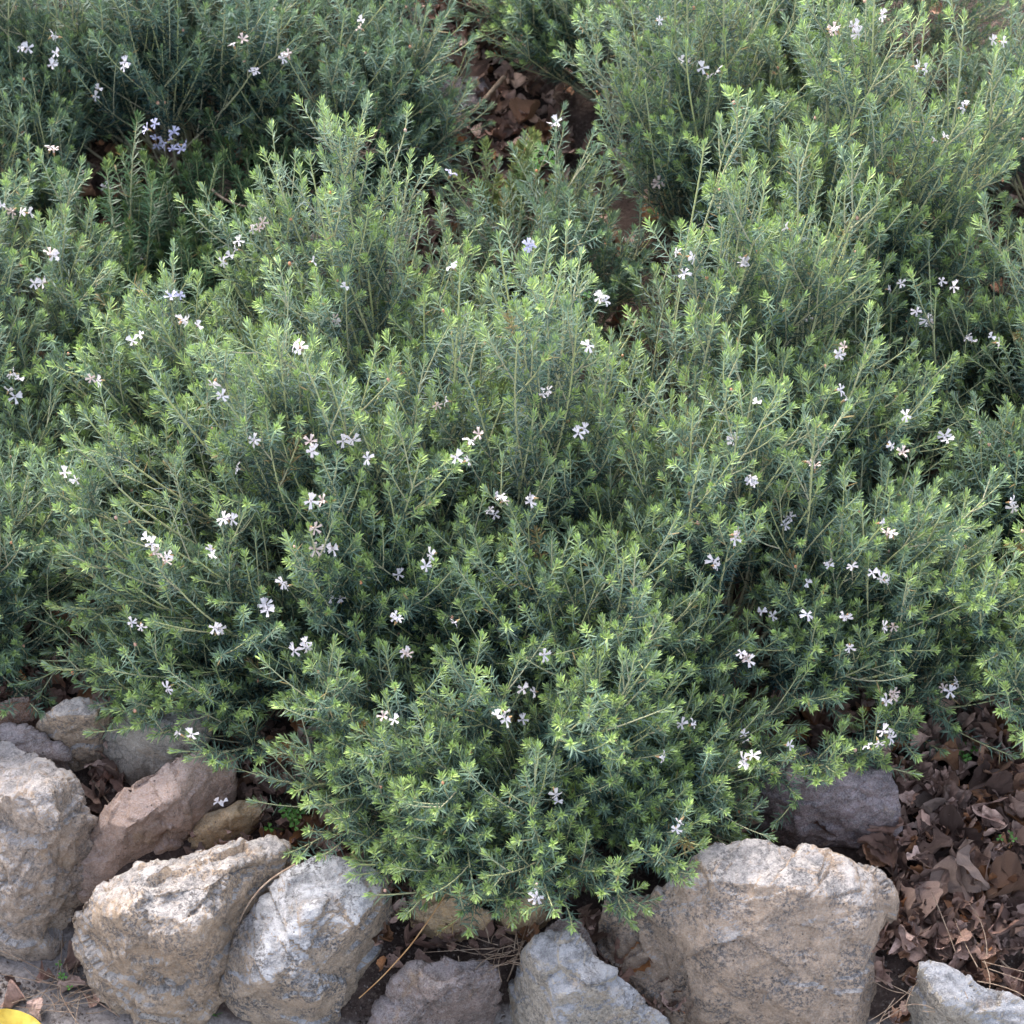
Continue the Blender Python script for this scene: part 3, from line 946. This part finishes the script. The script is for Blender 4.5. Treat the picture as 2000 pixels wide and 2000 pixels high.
# rosemary plants
ROSE = [
    ('rosemary_bush', 'dark green rosemary with a lilac flower spike between the left shrubs',
     [(u, v, h) for (u, v, h) in [(270, 640, .36), (300, 620, .30), (350, 640, .22), (390, 600, .24), (420, 640, .2), (450, 560, .22), (480, 600, .2), (340, 560, .25), (300, 560, .22), (380, 680, .2),
      (330, 500, .16), (420, 500, .2), (500, 520, .2), (250, 700, .22), (290, 740, .2), (360, 740, .18), (230, 600, .2), (460, 660, .15), (400, 460, .2), (520, 460, .2), (330, 440, .16), (560, 420, .22), (480, 420, .2), (610, 400, .22)]], 0.8),
    ('rosemary_bush', 'yellowing rosemary sprig standing in the dark gap above the dry twigs',
     [(985, 480, .20), (1005, 490, .22), (1030, 480, .19), (960, 480, .16), (1060, 460, .14), (1080, 480, .13), (1020, 520, .13), (1110, 500, .12), (1050, 540, .12), (1140, 470, .14)], 1.0),
]
for ri, (nm, lab, spikes, yg) in enumerate(ROSE):
    r = np.random.default_rng(300 + ri)
    pl = Plant(True)
    for (u, v, h) in spikes:
        b = PG(u, v)
        for _ in range(5 if ri == 0 else 4):
            bb = b + np.array([r.normal(0, .012), r.normal(0, .012), 0])
            shoot(pl, bb, np.array([r.normal(0, .22), r.normal(0, .2), 1.0]), h * r.uniform(.55, 1.0), r, yg * r.uniform(.4, 1.0), 0.017, 0.0052, 0.05, 0.1, 0.0018)
    root = tag(empty(nm, PG(spikes[0][0], spikes[0][1])), lab, 'rosemary')
    pl.build(root, M_ROSE if ri == 0 else M_ROSE2, M_STEM)
    plants.append((root, pl))

# flowers: each sits on the front-most shoot tip near where the photo shows one
allp, alld, own = [], [], []
for k, (root, pl) in enumerate(plants):
    for (p, d) in pl.tips:
        allp.append(p); alld.append(d); own.append(k)
allp = np.array(allp); alld = np.array(alld); own = np.array(own)
U, V_, W_ = proj(allp)
rf = random.Random(4)


def put_flower(u, v, meshes, only=None, n=None, spread=0.0075):
    d2 = (U - u) ** 2 + (V_ - v) ** 2
    ok = np.ones(len(U), bool) if only is None else np.isin(own, only)
    cand = np.where(ok & (d2 < 30 ** 2))[0]
    if len(cand) == 0:
        cand = np.array([np.argmin(np.where(ok, d2, 1e9))])
        if d2[cand[0]] > 90 ** 2: return
    j = cand[np.argmin(W_[cand] + np.sqrt(d2[cand]) * 0.0010)]
    # stand at the exact pixel, on the depth of that shoot
    rr = ray(u, v)
    pos = CAM + rr * (W_[j] - 0.012)
    for q in range(n or rf.choice((1, 2, 2, 3))):
        o = bpy.data.objects.new('flower', rf.choice(meshes))
        col.objects.link(o)
        root = plants[own[j]][0]
        o.parent = root
        off = Vector((rf.gauss(0, spread), rf.gauss(0, spread * .6), rf.gauss(0, spread * .8))) * (1 if q else 0.3)
        nd = Vector((rf.gauss(0, .75), -0.5 + rf.gauss(0, .5), 0.65 + rf.gauss(0, .4)))
        o.location = Vector(pos) + off - root.location
        qn = nd.to_track_quat('Z', 'Y')
        o.rotation_euler = (qn.to_matrix() @ Matrix.Rotation(rf.uniform(-1.2, 1.2), 3, 'Z')).to_euler()
        o.scale = (rf.uniform(.8, 1.12),) * 3


for (u, v) in FLOWERS:
    put_flower(u, v, FM, list(range(len(SHRUBS))))
for (u, v, n) in [(300, 242, 2), (303, 272, 2), (335, 270, 3), (350, 288, 3), (336, 575, 2), (1038, 478, 2), (885, 338, 1)]:
    put_flower(u, v, FP, None, n, 0.007)

# flower buds: orange and pink dots scattered over each shrub
M_BUD = simple('bud', (0.62, 0.26, 0.12), (0.70, 0.45, 0.38), 30, 0.5)
bm = bmesh.new(); bmesh.ops.create_icosphere(bm, subdivisions=1, radius=1)
_bv = np.array([v.co[:] for v in bm.verts]); _bf = np.array([[v.index for v in f.verts] for f in bm.faces]); bm.free()
for k, (root, pl) in enumerate(plants[:len(SHRUBS)]):
    r = np.random.default_rng(k)
    ids = r.choice(len(pl.tips), min(len(pl.tips), 150), replace=False)
    VV, FF = [], []
    for j, t_ in enumerate(ids):
        p, d = pl.tips[t_]
        VV.append(_bv * np.array([.0022, .0022, .003]) * r.uniform(.7, 1.2) + p - d * r.uniform(.004, .03) + r.normal(0, .003, 3) - np.array(root.location))
        FF.append(_bf + j * len(_bv))
    o = link_mesh('flower_bud', fast_mesh('flower_bud', np.concatenate(VV), [np.concatenate(FF)], M_BUD, True), root)
    o['kind'] = 'stuff'

# ------------------------------------------------------------------ dry leaves
def dry_leaf(seed, shape, size=0.05):
    """a curled dead leaf: midrib along x, built as a bent grid with two faces' thickness"""
    r = np.random.default_rng(seed)
    nx_, ny_ = 17, 11
    s = np.linspace(0, 1, nx_); t = np.linspace(-1, 1, ny_)
    S, T_ = np.meshgrid(s, t, indexing='ij')
    if shape == 0:
        wd = np.sin(np.pi * S ** 0.85) ** 0.75 * 0.30
    elif shape == 1:
        wd = np.sin(np.pi * S ** 0.7) ** 0.8 * 0.40
    else:
        wd = (np.sin(np.pi * S ** 0.8) ** 0.7) * 0.33 * (1 + 0.28 * np.sin(S * 15 + seed))
    x = S - 0.5
    y = wd * T_
    c1 = r.uniform(0.8, 3.6); c2 = r.uniform(-1.6, 2.4); tw = r.uniform(-2.2, 2.2)
    z = c1 * y ** 2 * 1.6 + c2 * x ** 2 * 0.5
    z += 0.05 * np.sin(S * r.uniform(6, 14) + r.uniform(0, 6)) * np.abs(T_) + 0.035 * np.sin(T_ * 5 + S * 6 + r.uniform(0, 6))
    cr_ = np.stack([S.ravel() * 4, T_.ravel() * 2, np.full(S.size, seed * .37)], -1)
    z += fbm(cr_, 3, seed % 50).reshape(S.shape) * 0.075
    y = y * (1 + (0.13 if seed < 900 else 0.0) * np.sin(S * 31 + seed) * (np.abs(T_) > .75))
    a = tw * x
    y, z = y * np.cos(a) - z * np.sin(a), y * np.sin(a) + z * np.cos(a)
    V = np.stack([x, y, z], -1).reshape(-1, 3) * size
    I = np.arange(nx_ * ny_).reshape(nx_, ny_)
    F = np.stack([I[:-1, :-1], I[1:, :-1], I[1:, 1:], I[:-1, 1:]], -1).reshape(-1, 4)
    at = np.zeros((nx_ * ny_, 3)); at[:, 0] = r.random(); at[:, 1] = r.random(); at[:, 2] = np.abs(T_).ravel()
    return V, F, at


def rotm(r, flat=0.5):
    a = r.uniform(0, 2 * np.pi)
    e = Matrix.Rotation(a, 3, 'Z') @ Matrix.Rotation(r.normal(0, flat), 3, 'X') @ Matrix.Rotation(r.normal(0, flat), 3, 'Y')
    return np.array(e)


# scattered mass of small dead leaves and crumbs
def litter(name, regions, seed, smin, smax, mat, flat=0.45):
    r = np.random.default_rng(seed)
    VV, FF, AA, nv = [], [], [], 0
    protos = [dry_leaf(500 + k, k % 3, 1.0) for k in range(14)]
    for (u0, v0, u1, v1, n, zadd) in regions:
        for _ in range(n):
            u = r.uniform(u0, u1); v = r.uniform(v0, v1)
            p = PG(u, v)
            V, F, at = protos[r.integers(len(protos))]
            sz = r.uniform(smin, smax)
            q = V @ rotm(r, flat).T * sz
            q[:, 2] -= q[:, 2].min()
            q = q * 1.0 + p + np.array([0, 0, r.uniform(0, zadd)])
            at = at.copy(); at[:, 0] = r.random(); at[:, 1] = r.random()
            VV.append(q); FF.append(F + nv); AA.append(at); nv += len(V)
    me = fast_mesh(name, np.concatenate(VV), [np.concatenate(FF)], mat, True, np.concatenate(AA))
    return tag(link_mesh(name, me), kind='stuff')


ll = litter('leaf_litter', [
    (1690, 1330, 2060, 1880, 620, .022), (1400, 1350, 1800, 1560, 120, .015), (1180, 1500, 1520, 1660, 90, .012), (1700, 1850, 2060, 2000, 60, .004),
    (380, 1440, 660, 1680, 120, .01), (-20, 1290, 330, 1400, 110, .008), (180, 1420, 240, 1660, 25, .005), (640, 1640, 1200, 1850, 130, .012),
    (780, -60, 1120, 560, 480, .015), (150, 100, 800, 760, 420, .01), (-50, -80, 2050, 1300, 900, .01), (300, 1200, 1800, 1500, 500, .01),
    (1150, 1840, 1400, 2010, 50, .005), (700, 1840, 1010, 1900, 12, .002), (0, 1850, 250, 1990, 10, .0)], 41, .016, .042, M_DRY)
tag(ll, 'mass of brown dead leaves covering the soil under the shrubs', 'leaf litter')

# larger leaves one can pick out
LP = [(dry_leaf(700 + k, (0, 1, 2, 1)[k % 4], 1.0)) for k in range(10)]
LM = [fast_mesh('dry_leaf', V, [F], M_DRY, True, at) for V, F, at in LP]
rl = np.random.default_rng(77)


def place_leaf(u, v, size, label, group=None, mesh=None, lift=0.008, flat=0.4, rz=None, name='dry_leaf', mat=None, z=None):
    me = LM[rl.integers(len(LM))] if mesh is None else mesh
    o = link_mesh(name, me)
    p = PG(u, v) if z is None else P(u, v, z)
    e = Matrix.Rotation(rl.uniform(0, 6.28) if rz is None else rz, 3, 'Z') @ Matrix.Rotation(rl.normal(0, flat), 3, 'X') @ Matrix.Rotation(rl.normal(0, flat), 3, 'Y')
    zs = [(e @ vv.co)[2] for vv in me.vertices]
    o.rotation_euler = e.to_euler()
    o.scale = (size,) * 3
    o.location = Vector(p) + Vector((0, 0, -min(zs) * size * 0.8 + lift))
    return tag(o, label, 'dry leaf', group)


for _ in range(105):
    u = rl.uniform(1700, 2010); v = rl.uniform(1400, 1850)
    if u < 1765 and v < 1660: continue
    place_leaf(u, v, rl.uniform(.034, .07), 'curled brown leaf among many in the litter right of the biggest boulder', 'curled brown leaves in the right hand litter', lift=rl.uniform(.008, .024), flat=.5)
for (u, v) in [(1420, 1615), (1455, 1640), (1440, 1600), (1395, 1625), (1660, 1655), (1700, 1690), (1740, 1700), (1600, 1660), (1715, 1650)]:
    place_leaf(u, v, .045, 'curled brown leaf tucked behind the biggest boulder', 'brown leaves behind the biggest boulder', lift=.03)
for (u, v) in [(500, 1600), (585, 1660), (600, 1625), (560, 1590), (540, 1520), (480, 1500), (610, 1590), (530, 1660)]:
    place_leaf(u, v, .036, 'red brown leaf beside the clover above the tan boulder', 'red brown leaves beside the clover', lift=.01)
for (u, v) in [(945, 1825), (800, 1800), (812, 1780), (1140, 1750), (1120, 1765), (1010, 1720), (1175, 1840), (880, 1705)]:
    place_leaf(u, v, .04, 'orange brown leaf in the hollow below the front shrub tips', 'orange brown leaves below the front shrub tips', lift=.012)
for (u, v) in [(905, 30), (940, 55), (1010, 60), (960, 120), (930, 175), (1060, 290), (1035, 250), (890, 40), (985, 95)]:
    place_leaf(u, v, .055, 'dark oval dead leaf in the shaded gap at the top centre', 'dark oval leaves in the top centre gap', lift=.02)
place_leaf(1760, 1790, .062, 'bright orange brown curled leaf touching the right side of the biggest boulder', lift=.02, mesh=LM[1])
place_leaf(1885, 1740, .075, 'large pointed tan leaf standing up in the right hand litter', lift=.03, mesh=LM[5], flat=.7)

# yellow leaf at the bottom left corner
V, F, at = dry_leaf(901, 0, 0.095)
me = fast_mesh('yellow_leaf', V * np.array([1, .85, .35]), [F], M_YELLOW, True, at)
yl = link_mesh('yellow_leaf', me)
yl.location = Vector(PG(20, 2026)) + Vector((0, 0, .012))
yl.rotation_euler = (R(12), 0, R(-8))
tag(yl, 'bright yellow fallen leaf on the path at the bottom left corner', 'yellow leaf')

# ------------------------------------------------------------------ twigs, straws, roots
def curve_mesh(name, pts, r0, r1, mat, k=6, jitter=0.0, seed=0):
    pts = np.array(pts, float)
    # resample a smooth path through the points
    seg = np.concatenate([[0], np.cumsum(np.linalg.norm(np.diff(pts, axis=0), axis=1))])
    s = np.linspace(0, seg[-1], max(8, int(seg[-1] / 0.008)))
    q = np.stack([np.interp(s, seg, pts[:, i]) for i in range(3)], -1)
    for _ in range(3):
        q[1:-1] = (q[:-2] + 2 * q[1:-1] + q[2:]) / 4
    if jitter:
        q += fbm(q * 30 + seed, 2)[:, None] * np.array([jitter, jitter, jitter * .4])
    pl = Plant()
    pl.tube(q, r0, r1, .3, .6, .5, k)
    return fast_mesh(name, np.concatenate(pl.sv), [np.concatenate(pl.sf)], mat, True)


def GL(lst, dz):
    return [PG(u, v, dz) for u, v in lst]


def twig(name, label, pts, r0, r1, mat, cat='twig', seed=0, jitter=0.002, extra=()):
    pts = np.array(pts); c = pts[0].copy()
    o = link_mesh(name, curve_mesh(name, pts - c, r0, r1, mat, jitter=jitter, seed=seed))
    o.location = Vector(c)
    for e in extra:
        b = link_mesh('side_twig', curve_mesh('side_twig', np.array(e) - c, r1 * .9, r1 * .5, mat, jitter=jitter, seed=seed + 3), o)
    return tag(o, label, cat)


twig('straw', 'long orange straw leaning from the front shrub tips down between the boulders',
     [P(900, 1690, .07), P(860, 1765, .05), P(800, 1850, .025), P(745, 1910, .0), P(701, 1950, -.03)], .0010, .0007, M_STRAW, 'straw', 1, .001)
twig('twig', 'thin curved twig lying in the groove between tan and white boulders',
     [P(576, 1688, .105), P(535, 1712, .10), P(500, 1742, .09), P(480, 1775, .07), P(468, 1800, .05)], .0014, .0009, M_TWIG, seed=2)
twig('twig', 'long bent twig crossing the litter right of the biggest boulder',
     GL([(1726, 1726), (1775, 1750), (1830, 1805), (1890, 1832), (1940, 1862), (1974, 1892)], .022), .0019, .0013, M_TWIG, seed=3, extra=[GL([(1940, 1862), (1968, 1862)], .024)])
twig('twig', 'forked twig on bare soil left of the bottom right rock',
     GL([(1755, 1907), (1800, 1885), (1850, 1862), (1905, 1846)], .008), .0017, .001, M_TWIG, seed=4, extra=[GL([(1815, 1880), (1812, 1860)], .01)])
twig('twig', 'bare purplish twig arching among the left shrubs',
     [P(414, 370, .38), P(440, 392, .37), P(470, 405, .365), P(510, 408, .37)], .0022, .0015, M_TWIG, seed=5)
twig('twig', 'stout brown stick leaning in the top centre gap',
     GL([(985, 150), (950, 190), (905, 235)], .05), .004, .0025, M_TWIG, seed=6)
twig('twig', 'upright rust coloured stick in front of the dark purple rock',
     GL([(888, 150), (884, 190), (878, 225)], .06), .0025, .0018, M_TWIG, seed=7)
twig('twig', 'short pale forked twig left of the grey pointed boulder',
     GL([(1062, 1798), (1030, 1822), (1005, 1880), (992, 1915)], .02), .0016, .001, M_TWIG, seed=8, extra=[GL([(1030, 1822), (1042, 1790)], .03)])
twig('twig', 'wiry root lying below the large left boulder',
     GL([(128, 1872), (138, 1910), (160, 1945), (200, 1962), (235, 1985)], .006), .0014, .0008, M_TWIG, seed=9, extra=[GL([(138, 1910), (100, 1930)], .006), GL([(160, 1945), (120, 1985)], .006)])
twig('twig', 'thin dark root hanging left of the rounded grey rock',
     GL([(168, 1475), (178, 1500), (180, 1530), (205, 1555), (220, 1575)], .01), .0015, .001, M_TWIG, seed=10)

# tangles of dead twiglets
def tangle(label, u, v, z, n, spread, seed):
    r = np.random.default_rng(seed)
    c = P(u, v, z)
    pl = Plant()
    for _ in range(n):
        a = r.normal(0, 1, 3) * np.array([1, .7, .6]) * spread * .5
        low = z < .1
        if low: a[2] *= .15
        d = unit(np.array([r.normal(0, 1), r.normal(0, .6), abs(r.normal(0.3, .6)) * (.15 if low else 1)]))
        L = r.uniform(.03, .09)
        m = a + d * L * .5 + r.normal(0, .008, 3)
        pl.tube(path_bez(a, m, a + d * L, 6), .0007, .0004, .2, .3, .9)
    o = link_mesh('dead_twigs', fast_mesh('dead_twigs', np.concatenate(pl.sv), [np.concatenate(pl.sf)], M_TWIG, True))
    o.location = Vector(c)
    return tag(o, label, 'dead twigs', kind='stuff')


tangle('tangle of dead twiglets in the gap below the yellowing rosemary', 980, 430, .30, 70, .07, 1)
tangle('tangle of dead twiglets low in the hollow of the central shrub', 1030, 520, .32, 60, .06, 2)
tangle('small tangle of dead twiglets near the top of the pale left shrub', 700, 305, .42, 30, .025, 3)
tangle('wiry dead roots on soil below the large left boulder', 150, 1940, -.10, 36, .06, 4)
tangle('wiry dead grass on soil left of the bottom right rock', 1790, 1950, -.01, 10, .04, 5)
tangle('dry grass tufts on soil above the bottom right rock', 1900, 1895, .01, 10, .04, 6)
tangle('dry stems on soil behind the grey pointed boulder', 1000, 1860, -.0, 26, .04, 7)

# ------------------------------------------------------------------ gravel
def crumbs():
    r = np.random.default_rng(9)
    bm = bmesh.new()
    bmesh.ops.create_icosphere(bm, subdivisions=1, radius=1)
    base = np.array([v.co[:] for v in bm.verts]); fc = np.array([[v.index for v in f.verts] for f in bm.faces])
    bm.free()
    VV, FF, nv = [], [], 0
    for (u0, v0, u1, v1, n, s0, s1) in [(-20, 1840, 300, 2010, 450, .0012, .0035), (60, 1340, 260, 1640, 220, .0015, .006), (680, 1780, 1080, 2000, 450, .001, .0035),
                                        (1720, 1820, 2010, 2010, 450, .001, .0035), (1150, 1830, 1400, 2010, 120, .0012, .004), (450, 1500, 700, 1680, 120, .001, .004)]:
        for _ in range(n):
            p = PG(r.uniform(u0, u1), r.uniform(v0, v1))
            s = s0 + (s1 - s0) * r.random() ** 3
            q = base * (1 + r.normal(0, .18, (len(base), 1))) * np.array([1, r.uniform(.6, 1), r.uniform(.5, .8)]) * s
            VV.append(q @ rotm(r, .6).T + p); FF.append(fc + nv); nv += len(base)
    m = simple('gravel', (0.07, 0.052, 0.045), (0.20, 0.165, 0.145), 90, 0.9)
    return tag(link_mesh('gravel', fast_mesh('gravel', np.concatenate(VV), [np.concatenate(FF)], m, False)), 'small stones and crumbs of soil strewn between the rocks', 'gravel', kind='stuff')


crumbs()

# ------------------------------------------------------------------ little green plants
def clover(u, v, n, spread, size, label, dz=0.0, seed=0):
    r = np.random.default_rng(seed)
    b = PG(u, v, dz)
    root = tag(empty('clover', b), label, 'clover')
    pl = Plant()
    for _ in range(n):
        off = np.array([r.normal(0, spread), r.normal(0, spread), 0])
        h = r.uniform(.01, .025)
        top = off + np.array([r.normal(0, .004), r.normal(0, .004), h])
        pl.tube(path_bez(off * .4, (off * .4 + top) / 2 + np.array([0, 0, .003]), top, 5), .0005, .0004, .9, .9, 0)
        bm = bmesh.new()
        a0 = r.uniform(0, 6)
        c = bm.verts.new((0, 0, 0))
        for k in range(3):
            a = a0 + k * 2.094
            vs = [c]
            for (rr, da, z) in ((.75, -.55, .12), (1.0, -.28, .1), (.86, 0, -.02), (1.0, .28, .1), (.75, .55, .12)):
                vs.append(bm.verts.new((size * rr * math.cos(a + da), size * rr * math.sin(a + da), size * z)))
            for q in range(1, 5):
                bm.faces.new((c, vs[q], vs[q + 1]))
        me = bpy.data.meshes.new('leaf')
        bm.to_mesh(me); bm.free(); me.materials.append(M_CLOVER)
        o = link_mesh('leaf', me, root)
        o.location = Vector(top)
        o.rotation_euler = (r.normal(.35, .25), r.normal(0, .25), 0)
    link_mesh('stem', fast_mesh('stem', np.concatenate(pl.sv), [np.concatenate(pl.sf)], M_CLOVER, True), root)


clover(578, 1612, 11, .011, .0075, 'bright green clover beside red brown leaves above the tan boulder', .015, 1)
clover(1882, 1492, 6, .010, .006, 'tiny clover in the dark litter above the right hand leaves', .02, 2)
clover(125, 1925, 4, .007, .005, 'tiny sprout on soil below the large left boulder', .005, 3)
clover(1975, 1655, 3, .006, .005, 'tiny green sprout at the right edge among dead leaves', .03, 4)
clover(1040, 335, 7, .020, .016, 'emerald broad leaved seedling in the dark gap under the upper right shrub', .08, 5)
clover(1110, 620, 7, .016, .006, 'bright green weed deep in the hollow of the central shrub', .22, 6)


def blades(u, v, label, n, h, seed):
    r = np.random.default_rng(seed)
    b = PG(u, v)
    VV, FF, nv = [], [], 0
    for _ in range(n):
        d = np.array([r.normal(0, .35), r.normal(0, .3), 1.0]); d /= np.linalg.norm(d)
        s = unit(np.cross(d, np.array([.3, 1, .1]))) * .0013
        L = h * r.uniform(.6, 1)
        p = [d * L * t + np.array([d[0], d[1], 0]) * L * t * t * .5 for t in (0, .35, .7, 1)]
        q = np.array([p[0] - s, p[0] + s, p[1] - s, p[1] + s, p[2] - s * .7, p[2] + s * .7, p[3]])
        VV.append(q)
        FF.append(np.array([[0, 1, 3], [0, 3, 2], [2, 3, 5], [2, 5, 4], [4, 5, 6]]) + nv); nv += 7
    o = link_mesh('grass_blade', fast_mesh('grass_blade', np.concatenate(VV), [np.concatenate(FF)], M_CLOVER, False))
    o.location = Vector(b)
    tag(o, label, 'grass')


blades(118, 1446, 'green grass blade in front of the small rounded pale stone', 2, .035, 1)
blades(1905, 1440, 'yellow green grass blades in the dark litter at right', 3, .04, 2)
blades(420, 1985, 'small green weed at the foot of the tan boulder', 5, .015, 3)
